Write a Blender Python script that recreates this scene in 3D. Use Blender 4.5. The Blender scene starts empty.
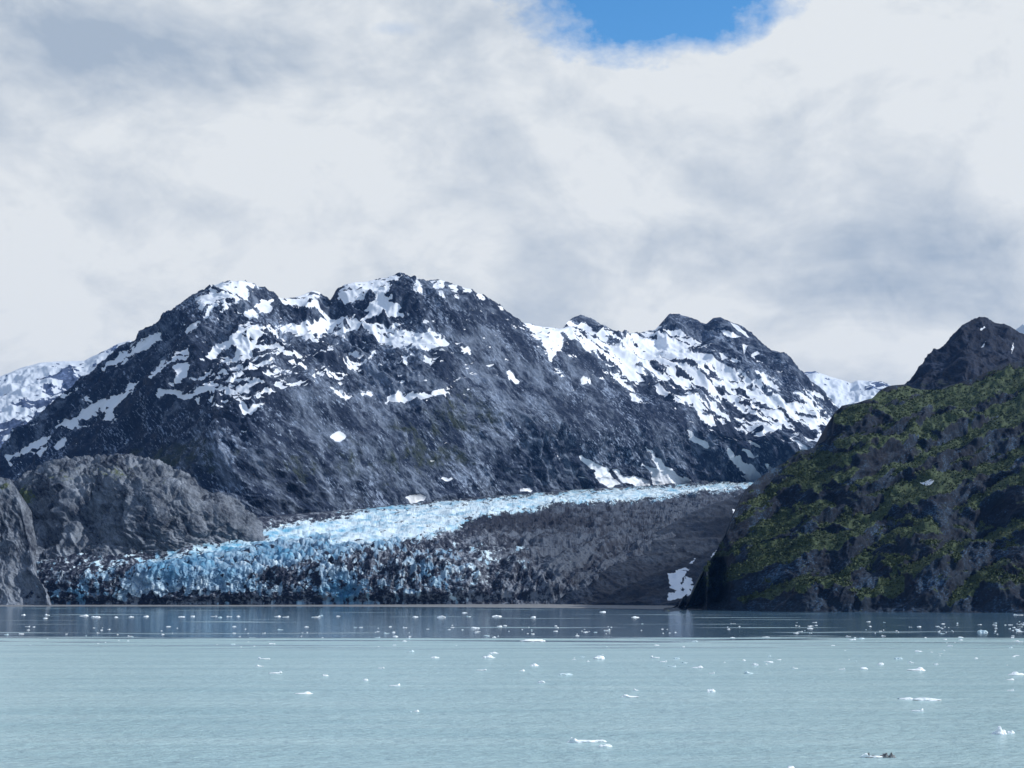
import bpy, math, random
import numpy as np
from mathutils import Vector

random.seed(7)
SC = bpy.context.scene
COL = SC.collection
R = math.radians

# ------------------------------------------------------------------ camera
CAM_H = 28.0
F = 1624.0
HOR = 592.0
PITCH = math.atan((HOR - 384.0) / F)
cam = bpy.data.cameras.new('camera')
cam.sensor_width = 36.0
cam.lens = 36.0 * F / 1024.0
cam.clip_start = 1.0
cam.clip_end = 60000.0
co = bpy.data.objects.new('camera', cam)
co.location = (0, 0, CAM_H)
co.rotation_euler = (R(90) + PITCH, 0, 0)
COL.objects.link(co)
SC.camera = co
CP, SP = math.cos(PITCH), math.sin(PITCH)

def at(px, py, d):
    """world position seen in direction (px,py) at forward ground distance d (arrays ok)"""
    a = (np.asarray(px, float) - 512.0) / F
    b = -(np.asarray(py, float) - 384.0) / F
    dy = CP - b * SP
    dz = SP + b * CP
    return a / dy * d, np.asarray(d, float) + 0 * a, CAM_H + dz / dy * d

def unproject(X, Y, Z):
    z = (Z - CAM_H)
    f = Y * CP + z * SP; u = -Y * SP + z * CP
    return 512 + X / f * F, 384 - u / f * F

def ground_d(py, z=0.0):
    b = -(py - 384.0) / F
    return (z - CAM_H) / ((SP + b * CP) / (CP - b * SP))

# ------------------------------------------------------------------ noise
def _h(ix, iy, iz, seed):
    h = (ix.astype(np.uint32) * np.uint32(374761393) + iy.astype(np.uint32) * np.uint32(668265263)
         + iz.astype(np.uint32) * np.uint32(2147483647 - 101) + np.uint32((seed * 974634777) & 0xffffffff))
    h = (h ^ (h >> np.uint32(13))) * np.uint32(1274126177)
    h = (h ^ (h >> np.uint32(16))) * np.uint32(2246822519)
    return h ^ (h >> np.uint32(15))

GR = np.array([[1,1,0],[-1,1,0],[1,-1,0],[-1,-1,0],[1,0,1],[-1,0,1],[1,0,-1],[-1,0,-1],
               [0,1,1],[0,-1,1],[0,1,-1],[0,-1,-1],[1,1,0],[-1,1,0],[0,-1,1],[0,-1,-1]], float)

def perlin(x, y, z, seed=0):
    x0, y0, z0 = np.floor(x), np.floor(y), np.floor(z)
    fx, fy, fz = x - x0, y - y0, z - z0
    ix, iy, iz = x0.astype(np.int64), y0.astype(np.int64), z0.astype(np.int64)
    u, v, w = [t * t * t * (t * (t * 6 - 15) + 10) for t in (fx, fy, fz)]
    out = 0
    for i in (0, 1):
        for j in (0, 1):
            for k in (0, 1):
                g = GR[(_h(ix + i, iy + j, iz + k, seed) & np.uint32(15)).astype(np.int64)]
                dot = g[..., 0] * (fx - i) + g[..., 1] * (fy - j) + g[..., 2] * (fz - k)
                out = out + dot * (u if i else 1 - u) * (v if j else 1 - v) * (w if k else 1 - w)
    return out

def fbm(x, y, z, octs=4, gain=.5, seed=0, lac=2.03):
    a, s, t = 1.0, 0, 0
    for o in range(octs):
        s = s + a * perlin(x, y, z, seed + o * 17)
        t += a; a *= gain
        x, y, z = x * lac + 3.1, y * lac + 1.7, z * lac + 5.3
    return s / t * 1.6

def ridged(x, y, z, octs=4, gain=.5, seed=0, lac=2.07):
    a, s, t = 1.0, 0, 0
    for o in range(octs):
        n = 1 - np.abs(perlin(x, y, z, seed + o * 31)) * 2.2
        s = s + a * n * np.abs(n)
        t += a; a *= gain
        x, y, z = x * lac + 3.1, y * lac + 1.7, z * lac + 5.3
    return s / t

def worley(x, y, z, seed=0):
    x0, y0, z0 = np.floor(x), np.floor(y), np.floor(z)
    ix, iy, iz = x0.astype(np.int64), y0.astype(np.int64), z0.astype(np.int64)
    f1 = np.full(x.shape, 9.0); f2 = np.full(x.shape, 9.0); cid = np.zeros(x.shape)
    for i in (-1, 0, 1):
        for j in (-1, 0, 1):
            for k in (-1, 0, 1):
                h = _h(ix + i, iy + j, iz + k, seed)
                px = (h & np.uint32(1023)) / 1023.0
                py = ((h >> np.uint32(10)) & np.uint32(1023)) / 1023.0
                pz = ((h >> np.uint32(20)) & np.uint32(1023)) / 1023.0
                d = np.sqrt((x0 + i + px - x) ** 2 + (y0 + j + py - y) ** 2 + (z0 + k + pz - z) ** 2)
                near = d < f1
                f2 = np.where(near, f1, np.minimum(f2, d))
                cid = np.where(near, (h & np.uint32(255)) / 255.0, cid)
                f1 = np.where(near, d, f1)
    return f1, f2, cid

def sstep(a, b, x):
    t = np.clip((x - a) / (b - a), 0, 1)
    return t * t * (3 - 2 * t)

# signed distance (px, positive inside) to a traced outline
def sdf(U, V, poly):
    P = np.array(poly, float)
    lo, hi = P.min(0) - 14, P.max(0) + 14
    out = np.full(U.shape, -14.0)
    m = (U > lo[0]) & (U < hi[0]) & (V > lo[1]) & (V < hi[1])
    if not m.any():
        return out
    u, v = U[m], V[m]
    inside = np.zeros(u.shape, bool)
    dist = np.full(u.shape, 1e9)
    n = len(P)
    for i in range(n):
        ax, ay = P[i]; bx, by = P[(i + 1) % n]
        ex, ey = bx - ax, by - ay
        L = ex * ex + ey * ey + 1e-9
        t = np.clip(((u - ax) * ex + (v - ay) * ey) / L, 0, 1)
        dist = np.minimum(dist, (u - ax - t * ex) ** 2 + (v - ay - t * ey) ** 2)
        if ay != by:
            c = ((ay > v) != (by > v)) & (u < (bx - ax) * (v - ay) / (by - ay) + ax)
            inside ^= c
    out[m] = np.where(inside, 1, -1) * np.sqrt(dist)
    return np.maximum(out, -14)

def union(U, V, polys):
    s = np.full(U.shape, -14.0)
    for p in polys:
        s = np.maximum(s, sdf(U, V, p))
    return s

# ------------------------------------------------------------------ sheets of terrain
def smooth_interp(x, xs, ys):
    xs = np.array(xs, float); ys = np.array(ys, float)
    return np.interp(x, xs, ys)

def blur_cols(a, n):
    if n <= 0: return a
    k = np.hanning(2 * n + 3)[1:-1]; k /= k.sum()
    p = np.pad(a, ((0, 0), (len(k) // 2, len(k) // 2)), mode='edge')
    return np.apply_along_axis(lambda r: np.convolve(r, k, 'valid'), 1, p)

class Sheet:
    def __init__(s, lines, px0, px1, step, nv, ground=None, vpow=1.0, blur=6, bumps=(), crisp_top=True):
        nu = int((px1 - px0) / step) + 1
        u = np.linspace(px0, px1, nu)
        PY, D = [], []
        for L in lines:
            PY.append(np.interp(u, [p[0] for p in L], [p[1] for p in L]))
            D.append(np.interp(u, [p[0] for p in L], [p[2] for p in L]))
        if ground is not None:
            PY.append(np.interp(u, [p[0] for p in ground], [p[1] for p in ground]))
            D.append(np.array([ground_d(q, 0.0) for q in PY[-1]]))
        PY, D = np.array(PY), np.array(D)
        D = blur_cols(D, int(blur / step))
        if len(PY) > 2:
            PY[1:-1] = blur_cols(PY[1:-1], int(blur / step))
        for k in range(1, len(PY)):
            PY[k] = np.maximum(PY[k], PY[k - 1] + .5)
        # rows: interpolate between lines with a monotone cubic in the mean row position
        rows = np.linspace(0, 1, nv)
        m = PY.mean(1); m = (m - m[0]) / (m[-1] - m[0])
        def cub(A):
            out = np.empty((nv, A.shape[1]))
            sl = np.diff(A, axis=0) / np.diff(m)[:, None]
            t = np.zeros_like(A)
            t[0], t[-1] = sl[0], sl[-1]
            for i in range(1, len(m) - 1):
                a, b = sl[i - 1], sl[i]
                t[i] = np.where(a * b > 0, 2 * a * b / (a + b + 1e-12), 0)
            for r, q in enumerate(rows):
                i = min(max(int(np.searchsorted(m, q, 'right')) - 1, 0), len(m) - 2)
                h = m[i + 1] - m[i]; x = (q - m[i]) / h
                out[r] = ((2 * x**3 - 3 * x**2 + 1) * A[i] + (x**3 - 2 * x**2 + x) * h * t[i]
                          + (-2 * x**3 + 3 * x**2) * A[i + 1] + (x**3 - x**2) * h * t[i + 1])
            return out
        s.V = cub(PY); d = cub(D)
        s.U = np.repeat(u[None], nv, 0)
        for (bx, by, rx, ry, dd) in bumps:
            d = d + dd * np.exp(-((s.U - bx) / rx) ** 2 - ((s.V - by) / ry) ** 2)
        s.t = np.repeat(rows[:, None], nu, 1)      # 0 ridge .. 1 foot
        s.X, s.Y, s.Z = at(s.U, s.V, d)
        s.attrs = {}
    def normals(s, X=None, Y=None, Z=None):
        X, Y, Z = (s.X, s.Y, s.Z) if X is None else (X, Y, Z)
        gu = np.stack([np.gradient(a, axis=1) for a in (X, Y, Z)], -1)
        gv = np.stack([np.gradient(a, axis=0) for a in (X, Y, Z)], -1)
        n = np.cross(gv, gu)
        n /= np.linalg.norm(n, axis=-1, keepdims=True) + 1e-9
        return n
    def freeze_normals(s, k=12):
        n = s.normals()
        for _ in range(2):
            for ax in (0, 1):
                acc = 0
                for q in range(-k, k + 1, max(1, k // 4)):
                    acc = acc + np.roll(n, q, axis=ax)
                n = acc
            n /= np.linalg.norm(n, axis=-1, keepdims=True) + 1e-9
        n = np.where((n[..., 1:2] > 0), n * [1, -1, 1], n)
        s.N = n
    def push(s, amt):
        s.X = s.X + s.N[..., 0] * amt; s.Y = s.Y + s.N[..., 1] * amt; s.Z = s.Z + s.N[..., 2] * amt
    def build(s, name, mat, back=None, backdrop=.7, parent=None, smooth=True):
        X, Y, Z = s.X, s.Y, s.Z
        A = {k: np.clip(v, 0, 1) for k, v in s.attrs.items()}
        if back:
            n = 10
            rng = np.linspace(1, n, n)[::-1]
            w = fbm(X[0] / 300, Y[0] / 300, X[0] * 0, 4, seed=91)
            bx = np.stack([X[0] * (1 + .0 * r) for r in rng]); by = np.stack([Y[0] + back * r / n for r in rng])
            bz = np.stack([Z[0] - back * backdrop * (r / n) ** 1.1 * (1 + .25 * w * (r / n)) for r in rng])
            X, Y, Z = np.vstack([bx, X]), np.vstack([by, Y]), np.vstack([bz, Z])
            for k in A:
                A[k] = np.vstack([np.repeat(A[k][:1], n, 0), A[k]])
        # carry the foot down below the water
        X, Y = np.vstack([X, X[-1:]]), np.vstack([Y, Y[-1:] - 4]); Z = np.vstack([Z, np.minimum(Z[-1:] - 1, -12)])
        for k in A: A[k] = np.vstack([A[k], A[k][-1:]])
        nv, nu = X.shape
        co = np.stack([X, Y, Z], -1).reshape(-1, 3).astype(np.float32)
        i = np.arange(nv * nu).reshape(nv, nu)
        f = np.stack([i[:-1, :-1], i[1:, :-1], i[1:, 1:], i[:-1, 1:]], -1).reshape(-1, 4)
        return mesh_np(name, co, f, mat, A, parent, smooth)

def mesh_np(name, co, faces, mat, attrs=None, parent=None, smooth=True):
    me = bpy.data.meshes.new(name)
    nf, k = faces.shape
    me.vertices.add(len(co)); me.vertices.foreach_set('co', co.astype(np.float32).ravel())
    me.loops.add(nf * k); me.loops.foreach_set('vertex_index', faces.astype(np.int32).ravel())
    me.polygons.add(nf)
    me.polygons.foreach_set('loop_start', (np.arange(nf) * k).astype(np.int32))
    me.polygons.foreach_set('loop_total', np.full(nf, k, np.int32))
    me.update(calc_edges=True)
    me.polygons.foreach_set('use_smooth', np.full(nf, smooth))
    for kx, v in (attrs or {}).items():
        at_ = me.attributes.new(kx, 'FLOAT', 'POINT')
        at_.data.foreach_set('value', v.astype(np.float32).ravel())
    me.materials.append(mat)
    ob = bpy.data.objects.new(name, me)
    COL.objects.link(ob)
    if parent: ob.parent = parent
    return ob

def tag(o, label=None, cat=None, group=None, kind=None):
    if label: o['label'] = label
    if cat: o['category'] = cat
    if group: o['group'] = group
    if kind: o['kind'] = kind
    return o

# ------------------------------------------------------------------ material helpers
class NT:
    def __init__(s, tree): s.t = tree; s.n = tree.nodes; s.l = tree.links
    def new(s, typ, **kw):
        nd = s.n.new(typ)
        for k, v in kw.items(): setattr(nd, k, v)
        return nd
    def link(s, a, b): s.l.new(a, b)
    def put(s, sock, v):
        if hasattr(v, 'is_linked') or hasattr(v, 'links'): s.l.new(v, sock)
        else: sock.default_value = v
    def math(s, op, a, b=None, c=None, clamp=False):
        nd = s.new('ShaderNodeMath', operation=op); nd.use_clamp = clamp
        s.put(nd.inputs[0], a)
        if b is not None: s.put(nd.inputs[1], b)
        if c is not None: s.put(nd.inputs[2], c)
        return nd.outputs[0]
    def vmath(s, op, a, b=None):
        nd = s.new('ShaderNodeVectorMath', operation=op)
        s.put(nd.inputs[0], a)
        if b is not None: s.put(nd.inputs[1], b)
        return nd.outputs['Value'] if op in ('LENGTH', 'DOT_PRODUCT', 'DISTANCE') else nd.outputs[0]
    def mix(s, fac, a, b):
        nd = s.new('ShaderNodeMix', data_type='RGBA')
        s.put(nd.inputs[0], fac)
        for k, v in ((6, a), (7, b)):
            if isinstance(v, tuple) and len(v) == 3: v = v + (1,)
            s.put(nd.inputs[k], v)
        return nd.outputs[2]
    def noise(s, vec, scale, detail=4, rough=.55, dist=0.0):
        nd = s.new('ShaderNodeTexNoise')
        s.put(nd.inputs['Vector'], vec); nd.inputs['Scale'].default_value = scale
        nd.inputs['Detail'].default_value = detail; nd.inputs['Roughness'].default_value = rough
        nd.inputs['Distortion'].default_value = dist
        return nd.outputs[0]
    def rng(s, v, a, b, c=0.0, d=1.0, smooth=False):
        nd = s.new('ShaderNodeMapRange')
        if smooth: nd.interpolation_type = 'SMOOTHSTEP'
        s.put(nd.inputs[0], v)
        for k, q in zip((1, 2, 3, 4), (a, b, c, d)): nd.inputs[k].default_value = q
        return nd.outputs[0]
    def attr(s, name):
        return s.new('ShaderNodeAttribute', attribute_name=name).outputs['Fac']
    def mapping(s, vec, scale=(1, 1, 1), rot=(0, 0, 0)):
        nd = s.new('ShaderNodeMapping')
        s.put(nd.inputs[0], vec)
        nd.inputs['Rotation'].default_value = rot; nd.inputs['Scale'].default_value = scale
        return nd.outputs[0]

def material(name):
    m = bpy.data.materials.new(name); m.use_nodes = True
    t = NT(m.node_tree)
    b = m.node_tree.nodes['Principled BSDF']
    return m, t, b

def rock_material(name, dark, light, vegs, snowcol=(.64, .69, .76), s=1.0, rot=0.6, stretch=3.0, bump=8.0, fleck=.75, fm=1.7, lo=.42, hi=.68):
    """rock in metres; attributes: snow, veg, tone. rot = dip of the rock's grain"""
    m, t, b = material(name)
    pos = t.new('ShaderNodeTexCoord').outputs['Object']
    g = t.mapping(t.mapping(pos, rot=(0, rot, 0)), scale=(1 / stretch, .15, 1))
    n1 = t.noise(g, .010 * s, 5, .65)
    n2 = t.noise(g, .045 * s, 5, .7)
    n3 = t.noise(pos, .0035 * s, 3, .5)
    tone = t.attr('tone')
    n4 = t.noise(t.mapping(t.mapping(pos, rot=(0, rot, 0)), scale=(.45, .15, 1)), .11 * s, 3, .7)
    a = t.math('ADD', t.math('ADD', t.math('MULTIPLY', n1, .30), t.math('MULTIPLY', n2, .38)), t.math('MULTIPLY', n4, .32))
    a = t.math('ADD', a, t.math('MULTIPLY', t.math('SUBTRACT', tone, .5), .35))
    a = t.math('ADD', a, t.math('MULTIPLY', t.math('SUBTRACT', n3, .5), .25))
    c = t.mix(t.rng(a, lo, hi), dark, light)
    fk = t.noise(g, .16 * s, 4, .75)
    c = t.mix(t.rng(t.math('ADD', fk, t.math('MULTIPLY', t.math('SUBTRACT', n1, .5), .7)), .58, .68, 0, fleck), c, tuple(min(1, q * fm) for q in light))
    nv = t.noise(pos, .03 * s, 5, .7)
    vf = t.rng(t.math('ADD', t.attr('veg'), t.math('MULTIPLY', t.math('SUBTRACT', nv, .5), .9)), .45, .6)
    vn = t.rng(t.noise(pos, .07 * s, 4, .7), .35, .65)
    c = t.mix(vf, c, t.mix(vn, vegs[0], vegs[1]))
    ns = t.noise(g, .06 * s, 4, .7)
    sf = t.rng(t.math('ADD', t.attr('snow'), t.math('MULTIPLY', t.math('SUBTRACT', ns, .5), .25)), .49, .53)
    c = t.mix(sf, c, snowcol)
    t.put(b.inputs['Base Color'], c)
    t.put(b.inputs['Roughness'], t.rng(sf, 0, 1, .85, .6))
    b.inputs['Specular IOR Level'].default_value = .2
    bp = t.new('ShaderNodeBump'); bp.inputs['Distance'].default_value = bump
    t.put(bp.inputs['Strength'], t.rng(sf, 0, 1, .9, .15))
    t.put(bp.inputs['Height'], t.math('ADD', t.math('ADD', n2, t.math('MULTIPLY', n4, .45)), t.math('MULTIPLY', nv, .6)))
    t.link(bp.outputs[0], b.inputs['Normal'])
    return m

def gauss(U, V, bx, by, rx, ry):
    return np.exp(-((U - bx) / rx) ** 2 - ((V - by) / ry) ** 2)

# ------------------------------------------------------------------ main mountain
RIDGE = [(-400,520),(-250,500),(-150,512),(-60,500),(-20,470),(0,452),(20,432),(40,412),(60,395),(80,378),(100,366),(120,355),(140,345),(155,333),(170,322),
 (180,308),(195,296),(210,287),(225,282),(240,280),(252,282),(262,287),(272,292),(280,297),(292,297),(300,295),(312,291),
 (318,292),(325,296),(330,300),(336,291),(345,285),(360,282),(375,280),(388,277),(400,275),(412,278),(425,282),(440,280),
 (455,284),(470,289),(485,296),(495,302),(503,307),(512,314),(521,322),(535,326),(548,329),(560,331),(566,324),(572,318),
 (580,315),(590,319),(600,325),(612,331),(625,334),(640,333),(655,330),(662,322),(668,315),(675,314),(685,317),(695,320),
 (705,325),(712,319),(720,318),(730,323),(740,326),(750,333),(760,342),(770,350),(778,352),(785,358),(795,370),(803,378),
 (812,383),(822,391),(835,405),(850,420),(880,445)]
RD = [(-400,6000),(-60,6000),(60,6000),(140,5950),(235,5800),(325,6250),(345,6150),(400,6250),(470,6350),(521,6600),(560,7300),(580,8300),
      (625,8300),(675,8800),(750,8500),(835,8000),(880,8000)]
def withd(pts, dl):
    return [(x, y, float(np.interp(x, [a for a, b in dl], [b for a, b in dl]))) for x, y in pts]

MAIN_POLYS = [
 [(196,302),(204,292),(214,286),(226,282),(240,279),(250,283),(258,286),(250,288),(252,293),(244,298),(236,304),(226,310),(222,316),(218,311),(224,300),(214,302),(205,306),(200,309)],
 [(186,332),(200,322),(212,306),(218,300),(216,308),(206,320),(196,332),(190,335)],
 [(250,308),(262,302),(272,303),(271,311),(262,312),(258,320),(250,320),(247,315),(255,312)],
 [(272,291),(282,297),(296,296),(310,290),(320,293),(316,298),(306,300),(312,303),(322,312),(327,317),(314,312),(302,306),(292,306),(298,310),(290,308),(280,300)],
 [(240,327),(250,324),(270,328),(290,325),(302,327),(310,320),(330,318),(345,324),(350,330),(340,334),(350,340),(338,338),(325,333),(312,344),(305,338),(290,332),(275,336),(262,332),(256,344),(250,352),(250,360),(242,368),(244,378),(236,378),(228,368),(222,362),(234,358),(238,350),(230,345),(222,352),(214,360),(208,358),(216,346),(228,338),(236,332)],
 [(255,346),(270,345),(285,350),(296,356),(304,362),(290,358),(278,352),(262,350)],
 [(250,366),(262,363),(275,362),(262,367),(250,372)],
 [(265,376),(275,370),(283,370),(276,374)],
 [(272,386),(280,380),(290,381),(298,386),(288,387),(282,390)],
 [(328,372),(334,374),(342,380),(336,382)],
 [(338,298),(345,285),(360,280),(375,278),(390,274),(402,274),(395,281),(388,290),(392,297),(388,300),(395,305),(400,310),(410,316),(408,318),(395,316),(385,312),(375,315),(366,319),(358,322),(368,312),(374,300),(372,293),(362,292),(364,300),(352,303),(342,303)],
 [(352,317),(358,321),(372,323),(385,326),(398,328),(404,320),(402,327),(412,332),(425,335),(430,331),(440,337),(450,344),(440,347),(430,350),(415,348),(408,352),(412,356),(402,352),(390,346),(378,340),(368,332),(358,326)],
 [(340,318),(352,322),(366,332),(356,330)],
 [(416,278),(422,284),(421,292),(418,294),(415,286)],
 [(430,281),(440,279),(446,288),(440,292),(445,303),(440,300),(436,290)],
 [(450,283),(462,286),(472,292),(460,291),(456,298),(452,290)],
 [(475,289),(484,296),(484,299),(478,296)],[(494,301),(501,305),(501,310),(497,308)],
 [(453,342),(462,346),(468,350),(470,356),(462,354)],
 [(398,358),(408,359),(406,366)],[(427,359),(436,361),(432,364)],
 [(388,397),(398,394),(412,395),(424,392),(450,391),(448,395),(430,396),(418,400),(404,401),(395,399),(386,405)],
 [(330,391),(342,394),(356,396),(345,398)],[(356,390),(366,394),(377,399),(370,399)],
 [(242,403),(248,412),(258,406),(266,404),(260,410),(250,417),(244,414)],
 [(224,390),(235,392),(242,397),(256,400),(244,399),(232,396)],
 [(330,437),(336,432),(342,438),(338,442)],[(360,366),(368,360),(376,352),(372,360),(364,367)],
 [(57,427),(75,418),(90,408),(104,399),(108,402),(118,397),(130,388),(140,383),(136,390),(120,404),(112,408),(98,412),(82,420),(70,426),(58,428)],
 [(68,428),(80,422),(96,413),(100,416),(85,422),(72,429)],
 [(104,420),(107,413),(114,413),(112,421)],[(60,398),(75,390),(73,393),(64,399)],
 [(6,458),(20,452),(35,444),(50,435),(46,442),(40,448),(30,454),(18,455),(8,459)],
 [(54,447),(66,440),(64,444),(56,449)],[(30,455),(42,449),(48,447),(38,455)],
 [(150,375),(158,367),(170,360),(180,352),(189,346),(188,358),(178,360),(168,365),(160,372),(152,378)],
 [(172,368),(178,364),(192,363),(188,375),(178,382),(172,385),(182,376)],
 [(100,369),(115,361),(130,351),(150,338),(160,333),(158,340),(148,348),(135,356),(120,364),(104,371)],
 [(205,385),(200,390),(190,395),(182,400),(196,396),(208,390),(214,384)],
 [(160,390),(170,392),(182,395),(180,400),(168,396),(158,395)],
 [(580,457),(590,460),(600,468),(606,475),(618,484),(608,487),(600,482),(594,472)],
 [(590,463),(606,470),(602,473)],[(610,468),(625,476),(640,478),(652,484),(640,487),(625,483)],
 [(645,447),(655,458),(672,470),(696,485),(670,486),(655,483),(641,465),(650,468),(657,468),(652,456)],
 [(686,430),(692,434),(706,444),(702,446),(690,438)],
 [(686,393),(700,398),(702,410),(712,420),(714,428),(706,424),(700,412),(688,402)],
 [(727,449),(735,455),(745,462),(755,470),(748,472),(738,465),(730,454)],
 [(743,450),(752,452),(761,452),(758,457),(748,456)],[(765,464),(776,470),(770,474)],
 [(757,433),(765,430),(775,428),(782,420),(780,430),(768,432),(760,436)],
 [(796,442),(805,447),(802,450)],[(742,475),(756,470),(762,480),(748,484)],
 [(521,321),(540,325),(560,330),(562,345),(552,362),(545,352),(540,342),(530,332)],
 [(582,378),(592,383),(590,387),(582,385)],[(506,372),(516,377),(519,381),(510,380)],[(554,371),(563,376),(562,378)],
 [(440,480),(452,478)]*1 + [(446,482)],
 [(407,498),(415,496),(424,498),(422,501),(410,502)],[(518,487),(528,489),(530,492),(520,492)],
]
SNOWFIELD = [(521,322),(560,329),(566,322),(580,316),(600,326),(640,333),(662,321),(672,327),(684,334),(700,343),(716,352),(730,362),(760,376),(790,390),(815,396),(838,410),(842,430),(820,436),(800,428),(775,436),(752,432),(735,428),(715,420),(700,402),(680,398),(662,388),(648,392),(634,388),(620,374),(603,366),(588,355),(570,348),(556,340),(538,333)]
PEAKROCK = [(572,314),(582,314),(602,328),(596,334),(584,322),(576,324)]
PEAKROCK2 = [(663,318),(672,312),(700,320),(720,316),(745,326),(770,348),(790,360),(805,378),(818,394),(795,386),(762,374),(737,360),(716,346),(695,340),(684,332),(678,324),(668,327)]
PEAKROCK3 = [(700,348),(706,347),(718,354),(724,362),(712,363),(702,359)]

def soft_field(U, V, poly, w): return sstep(-w, w, sdf(U, V, poly))

def main_mountain():
    mid1 = [(-400,534,5850),(-60,512,5850),(0,462,5850),(60,420,5800),(140,375,5650),(200,335,5450),(250,335,5350),(300,340,5500),(345,340,5650),(400,335,5750),(470,345,5900),(521,360,6200),(560,365,6500),(640,375,7300),(720,375,7800),(800,405,7700),(880,452,7700)]
    mid2 = [(-400,557,5500),(-60,535,5500),(0,490,5400),(60,470,5250),(140,440,5000),(200,420,4850),(260,410,4850),(345,410,5050),(430,410,5300),(521,420,5700),(600,425,6200),(700,430,6900),(800,445,7300),(880,470,7500)]
    foot = [(-400,582,4900),(-60,560,4900),(0,550,4700),(60,545,4500),(200,545,4250),(330,535,4550),(415,518,4950),(500,508,5500),(600,500,6350),(690,494,7100),(760,491,7600),(880,488,7900)]
    S = Sheet([withd(RIDGE, RD), mid1, mid2, foot], -400, 880, 1.0, 300, blur=10,
              bumps=[(250,440,80,70,-250),(120,440,60,40,150),(440,330,60,60,-150),(620,410,60,60,100),(560,430,40,50,-120)])
    S.freeze_normals(14)
    X, Y, Z, U, V = S.X, S.Y, S.Z, S.U, S.V
    edge = sstep(0, .06, S.t)
    # gullies and spurs falling to the lower right; the grain of the rock follows
    th = np.where(U < 200, .55, -.75)
    c, s_ = math.cos(.82), math.sin(.82)
    A = X * c - Z * s_ * -1 * 1.0       # across / along the fall line (down to the right)
    B = X * s_ * 1.0 - Z * c
    # rotate so that 'along' runs down-right
    along = X * .62 - Z * .78
    across = X * .78 + Z * .62
    alongL = -X * .70 - Z * .71
    acrossL = -X * .71 + Z * .70
    kL = sstep(230, 170, U) * sstep(.95, .5, S.t)
    def aniso(sc, st, seed, octs=4, rid=False):
        f = ridged if rid else fbm
        a = f(across / sc, along / (sc * st), Y / (sc * 3), octs, seed=seed)
        b = f(acrossL / sc, alongL / (sc * st), Y / (sc * 3), octs, seed=seed + 3)
        return a * (1 - kL) + b * kL
    wx = fbm(X / 500, Y / 500, Z / 500, 3, seed=5) * 60
    across = across + wx
    big = fbm(X / 700, Y / 900, Z / 700, 4, seed=2)
    S.push(big * 75 * (.25 + .75 * edge))
    r1 = aniso(230, 2.6, 11, 4, True)
    S.push((r1 - .2) * 62 * (.2 + .8 * edge))
    U, V = unproject(S.X, S.Y, S.Z)
    # ---- snow
    w1 = fbm(U / 14, V / 14, U * 0, 4, seed=41); w2 = fbm(U / 14, V / 14, U * 0 + 7, 4, seed=43)
    s1 = union(U + w1 * 4, V + w2 * 3, MAIN_POLYS)
    st0 = fbm((X * .35 + Z * .94) / 18 + w1 * .4, (X * .94 - Z * .35) / 70, Y / 260, 4, gain=.62, seed=63)
    lev0 = fbm(X / 60, Y / 120, Z / 24, 4, gain=.6, seed=69)
    fine = fbm(across / 28, along / 90, Y / 90, 4, seed=51)
    tiny = fbm(X / 26, Y / 60, Z / 15, 4, gain=.65, seed=55)
    s1 = s1 + fine * 2.4 + tiny * 3.0 * sstep(440, 400, V) + .8
    lev2 = fbm(X / 34 + w1 * .5, Y / 120, Z / 12, 4, gain=.62, seed=73)
    s1 = np.minimum(s1, (lev0 * .8 + lev2 * .8 + st0 * .5 + .36 + 1.2 * np.maximum(sstep(395, 420, V), sstep(135, 100, U))) * 10)
    st = fbm((X * .5 + Z * .87) / 26 + w1 * .35, (X * .87 - Z * .5) / 120, Y / 260, 5, gain=.62, seed=61)         # streaked drifts
    lev = fbm(X / 110, Y / 200, Z / 34, 5, gain=.6, seed=67)                 # drifts on level benches
    # right snowfield
    fld = sdf(U + w1 * 5, V + w2 * 4, SNOWFIELD)
    dens = np.clip(fld / 16, -1, 1) * .42 - .06
    dens = dens + .5 * gauss(U, V, 665, 348, 50, 14) + .2 * gauss(U, V, 610, 345, 40, 10) - .16 * gauss(U, V, 720, 405, 70, 22) - .1 * gauss(U, V, 600, 360, 40, 14)
    s2 = (dens - .08 + st * 1.7) * 8
    s2 = np.where(fld > -13, s2, -14)
    rockp = np.maximum(np.maximum(sdf(U + w1 * 3, V + w2 * 3, PEAKROCK2), sdf(U, V, PEAKROCK3)), sdf(U, V, PEAKROCK))
    s2 = np.minimum(s2, -rockp * 1.2 + fine * 3 - .3)
    s2 = np.maximum(s2, union(U + w1 * 2, V + w2, [[(719,330),(727,332),(737,335),(745,338),(736,339),(724,336)],[(741,345),(750,345),(746,349),(745,355),(742,350)],[(750,356),(757,351),(759,353),(753,359)],
          [(755,361),(762,361),(762,364),(756,363)],[(728,321),(736,324),(745,332),(749,338),(744,337),(736,329)],[(695,352),(712,357),(724,366),(712,364)]]) + fine * 1.5)
    # benches of the left dome and the central shoulder
    dl = .36 * gauss(U, V, 285, 345, 75, 26) + .42 * gauss(U, V, 200, 378, 50, 26) + .22 * gauss(U, V, 405, 342, 45, 16) \
        + .45 * gauss(U, V, 250, 395, 70, 22) + .3 * gauss(U, V, 225, 292, 34, 10) + .25 * gauss(U, V, 365, 292, 26, 14) + .32 * gauss(U, V, 330, 370, 70, 30)
    dl = dl - .55 * gauss(U, V, 150, 345, 45, 40) * (U < 200) - .4 * gauss(U, V, 265, 318, 22, 8)
    s3 = (dl * 1.15 - .76 + lev * .45 + lev0 * .5 + lev2 * .75) * 9
    # sparse specks over the upper half
    s4 = (lev * .35 + lev0 * .5 + lev2 * .9 - .62 - .6 * sstep(.35, .85, S.t) + .10 * (U < 500)) * 9
    s4 = np.where((U < 170) & (V < 395), -14, s4)
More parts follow.
